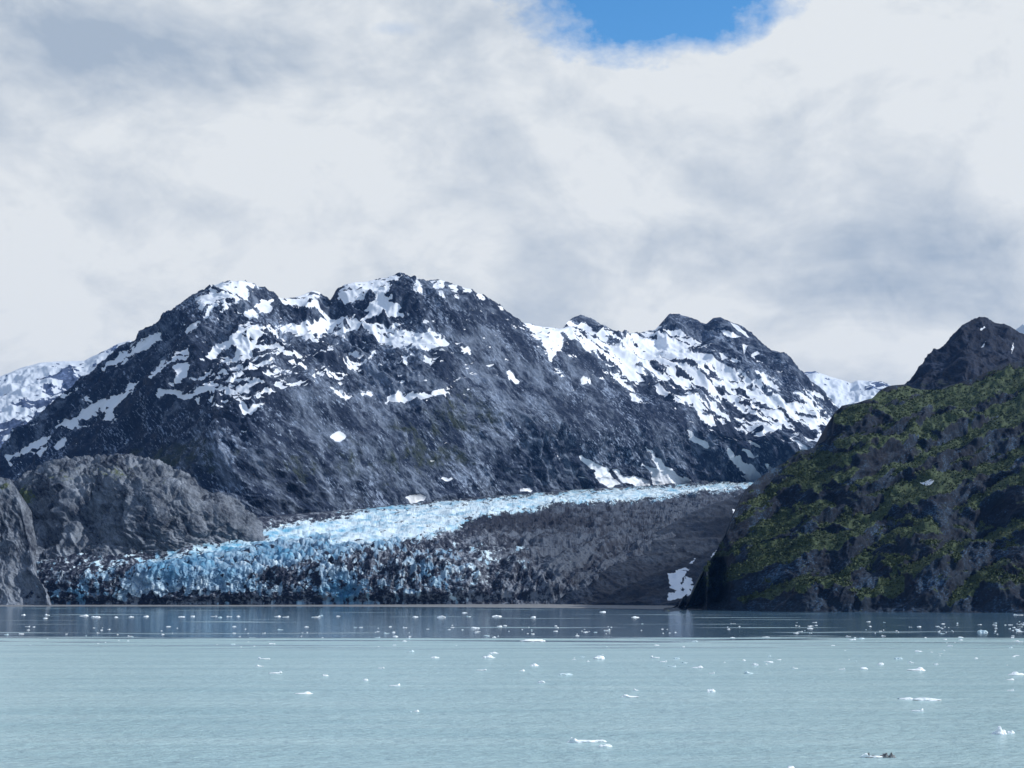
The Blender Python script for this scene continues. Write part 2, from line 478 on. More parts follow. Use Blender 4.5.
    sn = np.maximum(np.maximum(s1, s2), np.maximum(s3, s4))
    S.attrs['snow'] = .5 + sn * .12
    bare = 1 - .8 * sstep(-1, 1, sn)
    r2 = aniso(75, 2.8, 23, 4, True)
    S.push((r2 - .2) * 27 * (.35 + .65 * edge) * bare)
    S.push(fbm(X / 30, Y / 60, Z / 30, 3, seed=31) * 6 * bare)
    r4 = aniso(22, 2.6, 35, 3, True)
    S.push((r4 - .2) * 9 * bare)
    vg = .36 * gauss(U, V, 280, 470, 170, 48) + .34 * gauss(U, V, 430, 445, 80, 45) + .30 * gauss(U, V, 150, 458, 90, 26) + .26 * gauss(U, V, 480, 410, 60, 40) + .22 * aniso(60, 3, 87, 4)
    S.attrs['veg'] = vg + .12 * fbm(X / 200, Y / 300, Z / 120, 4, seed=71)
    S.attrs['tone'] = .42 + .45 * aniso(120, 3, 81, 4) + .5 * aniso(22, 4, 85, 3) + .2 * gauss(U, V, 420, 400, 160, 60) - .25 * gauss(U, V, 120, 420, 90, 60)  # last term paints the left flank's shade into the rock tone
    return S.build('mountain', M['main_rock'], back=1800, backdrop=.45)

# ------------------------------------------------------------------ distant snowy mountains
def far_mountain(name, ridge, foot, d0, d1, px0, px1, seed, dens0, rock=(), back=2500):
    r = [(x, y, d0) for x, y in ridge]
    f = [(x, y, d1) for x, y in foot]
    S = Sheet([r, f], px0, px1, .9, 110, blur=8)
    S.freeze_normals(10)
    X, Y, Z, U, V = S.X, S.Y, S.Z, S.U, S.V
    e = sstep(0, .1, S.t)
    S.push(ridged(X / 420, Y / 500, Z / 600, 4, seed=seed) * 42 * (d0 / 9500) * (.1 + .9 * e))
    S.push(ridged(X / 90, Y / 150, Z / 140, 4, seed=seed + 5) * 22 * (.3 + .7 * e))
    lev = fbm(X / 160, Y / 200, Z / 90, 5, gain=.6, seed=seed + 9)
    s = dens0 + lev * 1.2 + .5 * fbm(X / 40, Y / 90, Z / 22, 4, gain=.6, seed=seed + 12)
    for (bx, by, rx, ry, a) in rock:
        s = s + a * gauss(U, V, bx, by, rx, ry)
    S.attrs['snow'] = .5 + s * .8
    S.attrs['tone'] = .5 + 0 * U; S.attrs['veg'] = 0 * U
    return S.build(name, M['far_rock'], back=back, backdrop=.3)

# ------------------------------------------------------------------ left rock hill and knob
def left_hill():
    top = [(-400,500,3900),(-200,455,3950),(-80,470,3900),(15,484,3800),(30,474,3800),(50,466,3780),(70,461,3760),(100,457,3750),(130,457,3750),(150,461,3740),(165,467,3730),(185,475,3720),(195,487,3700),
           (205,492,3700),(220,495,3700),(235,503,3700),(243,511,3700),(248,522,3720),(252,540,3740),(275,562,3760)]
    mid = [(-400,540,3600),(-80,520,3600),(15,520,3600),(60,500,3560),(120,495,3540),(180,510,3560),(220,517,3600),(258,545,3700),(275,560,3750)]
    low = [(-400,604,3340),(-80,604,3340),(0,600,3350),(40,585,3380),(80,575,3420),(130,566,3470),(170,558,3500),(210,548,3600),(250,550,3680),(275,566,3740)]
    S = Sheet([top, mid, low], -400, 275, .8, 190, blur=6, bumps=[(150,500,22,40,-40),(95,510,18,40,50),(45,520,22,30,60),(190,520,15,25,-25)])
    S.freeze_normals(10)
    X, Y, Z, U, V = S.X, S.Y, S.Z, S.U, S.V
    e = sstep(0, .08, S.t)
    along, across = X * .62 - Z * .78, X * .78 + Z * .62
    across = across + fbm(X / 90, Y / 90, Z / 90, 3, seed=3) * 22
    S.push(fbm(X / 110, Y / 150, Z / 90, 3, seed=201) * 22 * (.2 + .8 * e))
    S.push((ridged(across / 45, along / 110, Y / 150, 5, gain=.55, seed=205) - .2) * 14 * (.3 + .7 * e))
    S.push((ridged(across / 14, along / 26, Y / 50, 4, gain=.6, seed=215) - .2) * 8)
    f1, f2, cid = worley(across / 26, along / 40, Y / 60, 5)
    S.push(np.clip(f2 - f1, 0, .22) * 26)
    h1, h2, _ = worley(across / 60, along / 95, Y / 120, 9)
    S.push(np.clip(h2 - h1, 0, .16) * 60 * (.3 + .7 * e))
    S.attrs['snow'] = 0 * U
    N = S.normals()
    S.attrs['veg'] = .75 * gauss(U, V, 26, 502, 16, 12) + .2 * gauss(U, V, 80, 478, 80, 14) + .16 * gauss(U, V, 130, 480, 60, 26) + .22 * sstep(.5, .85, N[..., 2]) - .02 + .2 * fbm(X / 50, Y / 60, Z / 40, 3, seed=8)
    S.attrs['tone'] = .62 + .4 * fbm(across / 30, along / 60, Y / 60, 4, seed=221)
    return S.build('left_hill', M['left_rock'], back=500, backdrop=.5)

def left_knob():
    top = [(-400,480,3450),(-200,440,3480),(-90,468,3420),(-30,470,3440),(0,477,3470),(10,482,3480),(17,492,3470),(21,510,3440),(25,530,3410),(29,548,3380),(36,574,3330),(50,605,3262)]
    S = Sheet([top], -400, 50, .8, 150, ground=[(-400,606.5),(50,606)], blur=6, bumps=[(0,545,8,30,30),(-10,575,18,18,-25)])
    S.freeze_normals(8)
    X, Y, Z, U, V = S.X, S.Y, S.Z, S.U, S.V
    e = .4 + .6 * sstep(0, .08, S.t)
    along, across = X * .5 - Z * .86, X * .86 + Z * .5
    across = across + fbm(X / 60, Y / 60, Z / 60, 3, seed=13) * 18
    S.push((fbm(X / 70, Y / 90, Z / 70, 4, seed=301)) * 20 * (.3 + .7 * e))
    S.push((ridged(across / 24, along / 70, Y / 90, 5, gain=.6, seed=303) - .2) * 14 * (.3 + .7 * e))
    S.attrs['snow'] = 0 * U
    S.attrs['veg'] = .6 * gauss(U, V, 4, 488, 12, 8) + .2 * fbm(X / 40, Y / 60, Z / 40, 3, seed=9)
    S.attrs['tone'] = .56 + .35 * fbm(across / 20, along / 60, Y / 60, 4, seed=321) + .3 * sstep(540, 590, V)
    return S.build('left_headland', M['left_rock'], back=250, backdrop=.4)

# ------------------------------------------------------------------ glacier
ICE_TONGUE = [(812,478),(745,481),(690,485),(600,489),(500,498),(450,501),(420,505),(370,510),(330,517),(290,523),(255,531),(222,541),(190,549),(160,556),(135,566),(120,580),(118,600),
              (150,598),(200,596),(235,590),(245,575),(262,570),(300,562),(330,556),(372,548),(400,545),(420,541),(436,536),(450,531),(470,524),(500,515),(520,512),(545,508),(560,503),(590,502),(620,503),(645,500),(700,493),(812,482)]
def glacier():
    L0 = [(10,572,3420),(30,562,3430),(60,557,3450),(130,547,3540),(170,540,3590),(210,529,3740),(260,517,3980),(330,511,4380),(415,503,4880),(500,495,5480),(600,488,6280),(690,483,7150),(750,480,7700),(815,477,8000)]
    L1 = [(10,578,3390),(60,566,3390),(130,562,3420),(180,552,3480),(250,545,3620),(330,540,3800),(415,531,4050),(500,518,4500),(600,503,5300),(700,491,6500),(815,483,7500)]
    L2 = [(10,592,3350),(60,578,3340),(130,575,3330),(190,572,3335),(250,572,3340),(360,570,3350),(450,568,3370),(560,568,3450),(640,558,3700),(700,532,4300),(815,502,6000)]
    L3 = [(10,602.8,3320),(815,602.8,3320)]
    S = Sheet([L0, L1, L2, L3], 10, 815, .6, 300, blur=10)
    S.freeze_normals(10)
    X, Y, Z, U, V = S.X, S.Y, S.Z, S.U, S.V
    w1 = fbm(U / 12, V / 8, U * 0, 4, seed=441); w2 = fbm(U / 12, V / 8, U * 0 + 7, 4, seed=443)
    ice = sdf(U + w1 * 5, V + w2 * 3, ICE_TONGUE)
    face = sstep(560, 580, V)
    near = sstep(560, 380, U + (V - 560) * 1.0)
    icefall = near * sstep(536, 566, V + .18 * (U - 250) * (U < 330))
    # cracks and towers
    wq = fbm(X / 40, Y / 60, Z / 40, 3, seed=398) * .9
    f1, f2, cid = worley(X / 25 + wq, Y / 40, Z / 50 - wq * .5, 401)
    g1, g2, gid = worley(X / 11 - wq, Y / 24, Z / 26 + wq * .5, 407)
    tower = np.clip((f2 - f1) * 2.2, 0, 1); tow2 = np.clip((g2 - g1) * 2.2, 0, 1)
    e = sstep(0, .05, S.t) * sstep(1, .93, S.t)
    icefall = icefall * (1 - .65 * sstep(420, 520, U))
    soft_face = 1 - .55 * face
    S.push((tower * 11 + (cid - .5) * 13 - 6) * icefall * e * soft_face)
    S.push((tow2 * 3.2 + (gid - .5) * 3.6) * icefall * e * soft_face)
    flute = ridged(X / 13 + wq * .6, Y / 90, Z / 80, 4, gain=.6, seed=431)
    S.push(flute * 7 * face * near * e)
    S.push(ridged(X / 30, Y / 60, Z / 22, 4, gain=.6, seed=432) * 7 * icefall * e)
    # crevasse ripples of the smooth upper tongue, run across the flow
    up = (1 - icefall)
    S.push((ridged(X / 60 + Y / 160, Y / 60, Z * 0, 4, gain=.6, seed=411) * 6 + fbm(X / 26, Y / 60, Z / 20, 4, seed=412) * 4) * up * e)
    # rubble hummocks of the debris cover, drawn out along the flow
    wf = fbm(X / 260, Y / 400, Z * 0, 3, seed=415) * .9
    cf, af = X * .94 - Y * .35, X * .35 + Y * .94
    deb = sstep(1, -3, ice)
    S.push(fbm(X / 90, Y / 120, Z / 60, 4, seed=399) * 12 * e)
    right = sstep(420, 560, U)
    flow = ridged(cf / 75 + wf, af / 620, X * 0, 4, gain=.55, seed=417)
    S.push((flow * 24) * deb * e * sstep(250, 450, U))
    S.push((ridged(X / 60, Y / 110, Z / 45, 5, gain=.55, seed=421) * 8) * deb * e)
    S.push((ridged(X / 22, Y / 40, Z / 22, 4, gain=.6, seed=425) * 3.5) * deb * e)
    rail = ridged((X * .8 + Z * .7) / 24, (X * .5 - Z) / 70, Y / 160, 3, seed=433)
    S.push(rail * 9 * deb * right * sstep(545, 570, V))
    # ---- attributes
    U, V = unproject(S.X, S.Y, S.Z)
    ice = sdf(U + w1 * 5, V + w2 * 3, ICE_TONGUE)
    fl = fbm(X / 16, Y / 40, Z / 12, 5, gain=.62, seed=451)
    flb = fbm(X / 60, Y / 100, Z / 40, 4, gain=.6, seed=455)
    iv = np.clip(ice / 7, -1, 1) * .68 - .02
    # debris inside the front, clean ice bits outside it
    front = sstep(620, 440, U + (V - 560) * .5) * sstep(528, 545, V)         # broken front, half ice half rubble
    lines = .6 * fbm(X / 50, Y / 70, Z / 5, 4, gain=.65, seed=465) + 1.1 * fbm(cf / 22 + wf * 2, af / 500, X * 0, 4, gain=.6, seed=466)
    coln = fbm(X / 11 + wq, Y / 90, Z / 55, 4, gain=.6, seed=468)
    spk = fbm(X / 15, Y / 30, Z / 15, 4, gain=.68, seed=461)
    dirty = .55 * gauss(U, V, 185, 599, 70, 5) + .35 * gauss(U, V, 250, 597, 60, 6) + .3 * gauss(U, V, 60, 580, 50, 12) + .25 * gauss(U, V, 260, 552, 40, 8)
    clean = .85 * gauss(U, V, 338, 588, 22, 20) + .45 * gauss(U, V, 80, 588, 38, 14) + .25 * gauss(U, V, 300, 572, 70, 10) \
        + .38 * gauss(U, V, 430, 578, 60, 18) + .2 * gauss(U, V, 480, 560, 80, 14) + .5 * gauss(U, V, 230, 590, 40, 12) + .25 * gauss(U, V, 300, 545, 80, 8)
    iv = np.maximum(iv, -.34 * front - .9 * (1 - front))
    icev = iv - dirty + np.where(ice < 4, clean, 0) + fl * (.35 + .5 * near) + flb * .35 + .30 * (tower - .5) * icefall + spk * (.15 + .75 * front) * (1 - .75 * gauss(U, V, 338, 590, 24, 20)) + .42 * lines * (1 - front) + .45 * coln * face * near + .5 * front * fbm(X / 34, Y / 60, Z / 20, 3, seed=470)
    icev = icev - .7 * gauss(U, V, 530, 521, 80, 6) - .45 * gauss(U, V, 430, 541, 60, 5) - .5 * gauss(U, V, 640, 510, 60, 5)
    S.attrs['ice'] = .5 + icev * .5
    blue = .34 + .40 * gauss(U, V, 185, 568, 75, 16) + .5 * gauss(U, V, 340, 590, 26, 18) + .3 * gauss(U, V, 270, 545, 70, 12) + .2 * gauss(U, V, 430, 580, 50, 18) \
        + .45 * gauss(U, V, 70, 595, 40, 12) - .05 * sstep(330, 450, U) * sstep(540, 510, V) + .4 * flb + .3 * (cid - .5) + (.5 * lines + .10) * (1 - front)
    S.attrs['blue'] = blue
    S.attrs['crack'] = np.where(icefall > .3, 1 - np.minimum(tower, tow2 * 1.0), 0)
    S.attrs['soft'] = .9 * sstep(430, 560, U - (V - 540) * 1.2)
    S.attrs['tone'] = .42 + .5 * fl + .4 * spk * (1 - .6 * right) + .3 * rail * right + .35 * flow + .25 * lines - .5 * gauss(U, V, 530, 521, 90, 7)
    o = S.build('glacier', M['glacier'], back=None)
    return tag(o, 'blue-white glacier flowing between the mountains to a jagged, debris-streaked front at the beach', 'glacier')

def scree_slope():
    top = [(560,592,3400),(585,572,3560),(600,560,3650),(625,548,3850),(660,530,4150),(690,513,4500),(715,503,4800),(735,497,5000),(752,488,5100),(770,480,5100),(830,470,5000)]
    low = [(560,604,3280),(600,604.5,3180),(700,606,3000),(760,606,2950),(830,606,2950)]
    mid = [(560,598,3340),(600,580,3380),(660,565,3450),(735,548,3500),(830,540,3500)]
    S = Sheet([top, mid, low], 560, 830, .8, 150, blur=8)
    S.freeze_normals(8)
    X, Y, Z, U, V = S.X, S.Y, S.Z, S.U, S.V
    e = sstep(0, .06, S.t)
    S.push(fbm(X / 160, Y / 220, Z / 120, 4, seed=501) * 16 * e)
    S.push(ridged((X * .8 + Z * .6) / 40, (X * .6 - Z * .8) / 120, Y / 200, 4, seed=505) * 6 * e)
    S.push(fbm(X / 14, Y / 26, Z / 14, 3, seed=509) * 2.5)
    w1 = fbm(U / 10, V / 10, U * 0, 4, seed=541)
    sn = union(U + w1 * 3, V + w1 * 2, [
        [(670,577),(680,572),(690,570),(686,578),(680,582),(692,580),(697,588),(690,596),(680,600),(667,600),(670,592),(676,588),(668,586)],
        [(732,511),(742,507),(741,515),(735,518)],[(708,555),(717,548),(718,551),(710,557)],[(686,562),(696,558),(692,563)]])
    wv = fbm(X / 12, Y / 30, Z / 7, 4, gain=.65, seed=545)
    S.attrs['snow'] = .5 + np.minimum(sn + w1 + wv * 1.5, (wv + .42) * 8) * .12
    S.attrs['veg'] = .15 + .2 * fbm(X / 90, Y / 120, Z / 60, 3, seed=520)
    S.attrs['tone'] = .42 + .4 * fbm(X / 50, Y / 90, Z / 25, 4, seed=522) + .25 * gauss(U, V, 660, 540, 60, 30)
    return S.build('scree_slope', M['scree'], back=None)

# ------------------------------------------------------------------ right hill and dark peak
def terr(w, a=.38):
    f = w - np.floor(w)
    return np.where(f < a, 1 - f / a, (f - a) / (1 - a)) - .5      # drops fast over a ledge, then grows slowly up the next cliff

LEDGES = [   # grassy ledges: (x, y, half height)
 [(838,418,4),(870,412,6),(905,406,7),(950,400,8),(1000,385,8),(1060,370,9)],
 [(843,447,5),(880,442,6),(915,432,6),(950,424,6),(1000,408,6),(1060,392,6)],
 [(780,474,3),(805,468,5),(830,461,5),(856,455,4)],
 [(868,484,4),(895,469,6),(925,455,6),(960,440,6),(1000,424,6),(1060,402,7)],
 [(745,505,3),(765,496,5),(800,486,5),(825,481,4),(855,474,4)],
 [(748,540,4),(765,530,7),(800,513,8),(828,502,6)],
 [(806,541,5),(835,538,6),(855,534,6),(872,518,7),(892,500,8),(925,488,8),(957,480,7),(1000,464,7),(1060,440,8)],
 [(712,583,4),(735,572,6),(760,561,7),(795,548,6)],
 [(682,603,3),(695,590,4),(708,576,4)],
 [(755,603,3),(775,592,6),(800,584,7),(826,580,6)],
 [(838,569,4),(855,562,5),(870,557,4)],
 [(824,524,4),(845,521,5),(862,517,4)],
 [(872,545,4),(900,538,5),(928,529,4)],
 [(915,575,4),(940,561,6),(970,547,6),(1000,535,5),(1060,512,6)],
 [(953,598,4),(976,588,6),(1000,575,4)],
 [(960,512,3),(985,500,4),(1010,488,5),(1060,470,5)],
 [(694,571,3),(715,556,4),(742,546,4)],
 [(716,541,3),(733,524,4),(752,512,3)],
 [(852,402,3),(880,394,4),(905,390,4),(930,393,3)],
 [(865,592,2),(885,585,4),(900,580,2)],
]
def ledge_field(U, V):
    out = np.full(U.shape, -20.0)
    for L in LEDGES:
        xs = [p[0] for p in L]
        yc = np.interp(U, xs, [p[1] for p in L]); hh = np.interp(U, xs, [p[2] for p in L])
        ends = np.maximum(0, np.maximum(xs[0] - U, U - xs[-1]))
        out = np.maximum(out, hh - np.abs(V - yc) * .9 - ends * .45)
    return out

def right_hill():
    top = [(664,611,2400),(676,606,2450),(683,598,2500),(690,590,2490),(700,575,2520),(713,557,2550),(727,532,2600),(736,510,2650),(745,490,2700),(757,480,2750),(770,470,2850),(785,463,2870),(800,450,2900),
           (808,450,2915),(818,445,2930),(826,440,2950),(831,432,2960),(834,413,2990),(842,406,3000),(860,402,3050),(872,398,3080),(880,390,3120),(890,385,3150),(905,384,3200),(920,390,3250),(935,391,3300),(950,385,3330),(975,378,3380),(1000,366,3430),(1024,360,3480),(1110,350,3550),(1200,372,3600),(1300,395,3600),(1400,430,3600)]
    m1 = [(664,611.4,2395),(690,597,2480),(736,535,2620),(800,492,2740),(834,470,2790),(905,440,2950),(1000,430,3050),(1110,425,3100),(1400,480,3100)]
    m2 = [(664,611.8,2385),(690,604,2430),(736,575,2480),(800,550,2520),(905,530,2580),(1000,520,2620),(1110,520,2650),(1400,540,2650)]
    S = Sheet([top, m1, m2], 664, 1400, .85, 380, ground=[(664,612.3),(690,610),(760,611),(800,612),(900,612.5),(1110,613.5),(1400,614)], blur=7,
              bumps=[(880,540,22,60,60),(950,500,30,50,-50),(1000,560,30,40,50),(800,560,30,50,-40),(840,470,30,30,-30)])
    U, V = S.U, S.V
    wu, wv = fbm(U / 26, V / 18, U * 0, 4, gain=.6, seed=651), fbm(U / 26, V / 18, U * 0 + 5, 4, gain=.6, seed=652)
    led = ledge_field(U + wu * 14, V + wv * 9)
    small = fbm((U * .5 + V * .87) / 8 + wu, (U * .87 - V * .5) / 30, U * 0, 4, gain=.6, seed=655)
    rate = .35 + 2.6 * sstep(-2.5, 3, led + small * 5)
    d = S.Y
    base = d[-1:]; dv = np.diff(S.V, axis=0, prepend=S.V[:1])
    cum = np.cumsum((rate * dv)[::-1], axis=0)[::-1]
    lin = (d - base) / np.maximum(d[:1] - base, 1)
    nn = cum / cum[:1]
    q = nn - lin
    qv = blur_cols(q.T.copy(), 26).T                      # slow part of the stepping, evened out along the slope
    q = 1.7 * blur_cols(q - qv, 3) + .8 * blur_cols(qv, 30)
    nn = lin + q
    # follow the slope on the large scale, step on the small
    d2 = base + (d[:1] - base) * (.2 * lin + .8 * nn)
    S.X, S.Y, S.Z = at(S.U, S.V, d2)
    S.freeze_normals(14)
    S.N[..., 0] *= .35
    X, Y, Z = S.X, S.Y, S.Z
    e = .12 + .88 * sstep(0, .05, S.t); g = .25 + .75 * sstep(1, .97, S.t)
    k = e * g
    warp = fbm(X / 130, Y / 160, Z / 130, 5, gain=.55, seed=601)
    wlo = fbm(X / 190, Y / 220, Z / 190, 2, seed=603)
    warp2 = fbm(X / 45, Y / 60, Z / 45, 4, gain=.55, seed=605)
    ww = Z * .86 - X * .42
    along2, across2 = X * .8 + Z * .6, X * -.6 + Z * .8
    amp = .55 + .9 * np.clip(fbm(X / 220, Y / 250, Z / 220, 3, seed=611) + .3, 0, 1)
    k2 = k * (.35 + .65 * sstep(690, 800, U - (V - 560) * .4))
    S.push(warp * 22 * k2)
    S.push(terr(ww / 96 + wlo * .75) * 8 * amp * k2)
    S.push(terr(ww / 29 + wlo * 1.5 + warp * .35 + warp2 * .12 + .3, .45) * 8 * amp * k2)
    f1, f2, cid = worley(X / 26, Y / 34, Z / 22, 621)
    S.push((.55 - f1) * 5 * k)
    S.push((ridged(across2 / 24, along2 / 60, Y / 60, 4, gain=.6, seed=627) - .2) * 8 * k2)
    S.push(ridged(X / 11, Y / 20, Z / 14, 3, gain=.6, seed=625) * 1.8 * (.3 + .7 * k))
    wu2 = sstep(596, 606, S.V)
    N = S.normals()
    up = N[..., 2]
    soft = up.copy()
    for _ in range(3):
        soft = (soft + np.roll(soft, 1, 0) + np.roll(soft, -1, 0) + np.roll(soft, 1, 1) + np.roll(soft, -1, 1)) / 5
    vg = .45 * sstep(.40, .75, soft) + .62 * sstep(-3, 3, led + small * 4) - .02 + .46 * fbm(X / 60, Y / 80, Z / 50, 4, seed=631) - .25 * sstep(585, 608, V) + .12 * gauss(U, V, 712, 560, 22, 40)
    S.attrs['veg'] = vg
    U, V = unproject(S.X, S.Y, S.Z)
    w1 = fbm(U / 8, V / 8, U * 0, 3, seed=641)
    sn = sdf(U + w1 * 1.5, V + w1, [(918,482),(925,481),(930,480),(937,478),(932,483),(926,486),(922,484)])
    S.attrs['snow'] = .5 + sn * .12
    S.attrs['tone'] = .45 + .55 * fbm(X / 26, Y / 40, Z / 30, 4, gain=.6, seed=645) + .25 * sstep(592, 608, V) + 1.1 * gauss(U, V, 772, 607, 24, 4) + 1.1 * gauss(U, V, 948, 608, 15, 3.5) + .6 * gauss(U, V, 870, 585, 8, 20)
    S.final = (S.X.copy(), S.Y.copy(), S.Z.copy(), S.attrs['veg'].copy(), N)
    S.build('right_hill', M['green_rock'], back=700, backdrop=.25)
    return S

def dark_peak():
    top = [(880,412,3900),(890,398,3900),(905,384,3950),(912,377,3980),(920,367,4000),(930,357,4030),(945,344,4080),(952,336,4100),(962,326,4120),(972,320,4140),(980,317,4150),(988,318,4150),(995,323,4160),
           (1005,324,4170),(1015,330,4180),(1024,335,4190),(1060,350,4200),(1120,352,4200),(1200,345,4200),(1300,370,4200),(1400,400,4200)]
    low = [(880,425,3700),(905,412,3650),(950,408,3600),(1024,402,3600),(1120,400,3600),(1400,440,3600)]
    S = Sheet([top, low], 880, 1400, .8, 120, blur=5, bumps=[(965,365,12,40,-60)])
    S.freeze_normals(8)
    X, Y, Z, U, V = S.X, S.Y, S.Z, S.U, S.V
    e = sstep(0, .1, S.t)
    S.push(fbm(X / 120, Y / 160, Z / 120, 4, seed=701) * 24 * (.15 + .85 * e))
    S.push((ridged((X * .7 - Z * .7) / 50, (X * .7 + Z * .7) / 110, Y / 100, 4, gain=.55, seed=705) - .2) * 15 * (.15 + .85 * e))
    S.push((ridged(X / 14, Y / 26, Z / 18, 3, gain=.6, seed=709) - .2) * 3.5)
    sn = union(U, V, [[(979,332),(984,328),(985,330),(980,334)],[(981,346),(985,343),(984,346)],[(1012,344),(1013,349),(1010,358),(1011,350)]])
    S.attrs['snow'] = .5 + sn * .12
    S.attrs['veg'] = .22 + .35 * gauss(U, V, 960, 392, 60, 12) + .25 * fbm(X / 60, Y / 60, Z / 60, 3, seed=721)
    S.attrs['tone'] = .42 + .4 * fbm(X / 30, Y / 40, Z / 60, 4, seed=725)
    return S.build('dark_peak', M['dark_rock'], back=600, backdrop=.5)

# ------------------------------------------------------------------ beach
def beach():
    nu, nv = 500, 14
    px = np.linspace(-120, 760, nu)
    front = np.interp(px, [-120, 0, 200, 330, 440, 560, 640, 700, 760], [607.0, 606.6, 606.4, 606.6, 607.2, 608.2, 609.2, 610.2, 611])
    d0 = np.array([ground_d(q) for q in front]) + fbm(px / 30, px * 0, px * 0, 3, seed=801) * 14
    d1 = np.interp(px, [-120, 560, 640, 700, 760], [3420, 3420, 3330, 3200, 3100])
    X, Y, Z = [], [], []
    for r in range(nv):
        t = r / (nv - 1)
        d = d0 + (d1 - d0) * t
        x = (px - 512) / F * d
        z = -.6 + 5.2 * t ** .9 + fbm(x / 9, d / 14, x * 0, 4, seed=805) * .5 * min(1, t * 3)
        X.append(x); Y.append(d); Z.append(z)
    X, Y, Z = X[::-1], Y[::-1], Z[::-1]
    co = np.stack([np.array(X), np.array(Y), np.array(Z)], -1).reshape(-1, 3)
    i = np.arange(nv * nu).reshape(nv, nu)
    f = np.stack([i[:-1, :-1], i[1:, :-1], i[1:, 1:], i[:-1, 1:]], -1).reshape(-1, 4)
    o = mesh_np('beach', co, f, M['gravel'])
    return tag(o, kind='structure')

# ------------------------------------------------------------------ materials
M = {}
M['main_rock'] = rock_material('slate_rock', (.010, .019, .042), (.125, .160, .222), ((.012, .020, .022), (.038, .052, .042)), rot=-.85, stretch=3, bump=16, fleck=1.0, lo=.45, hi=.64)
M['far_rock'] = rock_material('far_slate_rock', (.02, .035, .08), (.09, .13, .23), ((.03, .04, .03), (.05, .06, .04)), snowcol=(.52, .58, .66), s=.6)
M['left_rock'] = rock_material('grey_rock', (.006, .011, .024), (.175, .205, .25), ((.035, .05, .025), (.09, .11, .05)), s=3, rot=-.85, stretch=2.5, bump=3, fleck=.5, fm=1.4)
M['scree'] = rock_material('scree', (.004, .008, .018), (.026, .038, .060), ((.028, .034, .024), (.05, .06, .04)), s=3, rot=-.6, stretch=2, bump=2)
M['green_rock'] = rock_material('ledge_rock', (.002, .005, .013), (.009, .020, .037), ((.010, .020, .013), (.060, .088, .038)), s=4, rot=.56, stretch=2, bump=1.6, fleck=.75, fm=4.6)
M['dark_rock'] = rock_material('dark_rock', (.003, .007, .019), (.017, .029, .058), ((.008, .015, .012), (.018, .030, .020)), fleck=.3, s=2.5, rot=-.8, stretch=2.5, bump=3)

def glacier_material():
    m, t, b = material('glacier_ice')
    pos = t.new('ShaderNodeTexCoord').outputs['Object']
    n = t.noise(t.mapping(pos, scale=(1, .35, 1.3)), .13, 6, .75)
    n2 = t.noise(t.mapping(pos, scale=(1, .5, .6)), .05, 4, .6)
    ice = t.rng(t.math('ADD', t.attr('ice'), t.math('MULTIPLY', t.math('SUBTRACT', n, .5), .8)), .47, .58)
    blue = t.rng(t.math('ADD', t.attr('blue'), t.math('MULTIPLY', t.math('SUBTRACT', n2, .5), 1.2)), .25, .95)
    icec = t.mix(blue, (.58, .70, .77), (.09, .32, .50))
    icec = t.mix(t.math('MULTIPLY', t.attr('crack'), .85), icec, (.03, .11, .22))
    debn = t.rng(t.math('ADD', t.noise(pos, .12, 5, .7), t.math('MULTIPLY', t.math('SUBTRACT', t.attr('tone'), .5), .4)), .50, .66)
    deb = t.mix(debn, (.007, .012, .028), (.18, .21, .26))
    sofn = t.rng(t.math('ADD', t.noise(pos, .05, 6, .72), t.math('MULTIPLY', t.math('SUBTRACT', t.attr('tone'), .5), 1.0)), .42, .78)
    deb = t.mix(t.attr('soft'), deb, t.mix(sofn, (.003, .006, .016), (.038, .052, .078)))
    c = t.mix(ice, deb, icec)
    t.put(b.inputs['Base Color'], c)
    t.put(b.inputs['Roughness'], t.rng(ice, 0, 1, .85, .45))
    b.inputs['Specular IOR Level'].default_value = .3
    bp = t.new('ShaderNodeBump'); bp.inputs['Distance'].default_value = 2.0; bp.inputs['Strength'].default_value = .8
    t.put(bp.inputs['Height'], n); t.link(bp.outputs[0], b.inputs['Normal'])
    return m
M['glacier'] = glacier_material()

def simple(name, c0, c1, scale, rough=.8, bump=.3, dist=.3, spec=.3):
    m, t, b = material(name)
    pos = t.new('ShaderNodeTexCoord').outputs['Object']
    n = t.noise(pos, scale, 5, .65)
    t.put(b.inputs['Base Color'], t.mix(t.rng(n, .35, .65), c0, c1))
    b.inputs['Roughness'].default_value = rough
    b.inputs['Specular IOR Level'].default_value = spec
    bp = t.new('ShaderNodeBump'); bp.inputs['Distance'].default_value = dist; bp.inputs['Strength'].default_value = bump
    t.put(bp.inputs['Height'], n); t.link(bp.outputs[0], b.inputs['Normal'])
    return m
M['gravel'] = simple('beach_gravel', (.10, .11, .12), (.21, .22, .23), .12)
M['ice'] = simple('floating_ice', (.72, .80, .84), (.88, .91, .92), 1.2, .35, .5, .1, .5)
M['clear_ice'] = simple('clear_blue_ice', (.42, .58, .64), (.66, .78, .82), 1.2, .25, .5, .1, .5)
M['dirty_ice'] = simple('dirty_ice', (.04, .045, .05), (.34, .36, .37), 1.6, .6, .8, .15)
M['alder'] = simple('alder_leaves', (.014, .027, .014), (.068, .096, .040), .06, .7, 0, .1, .2)

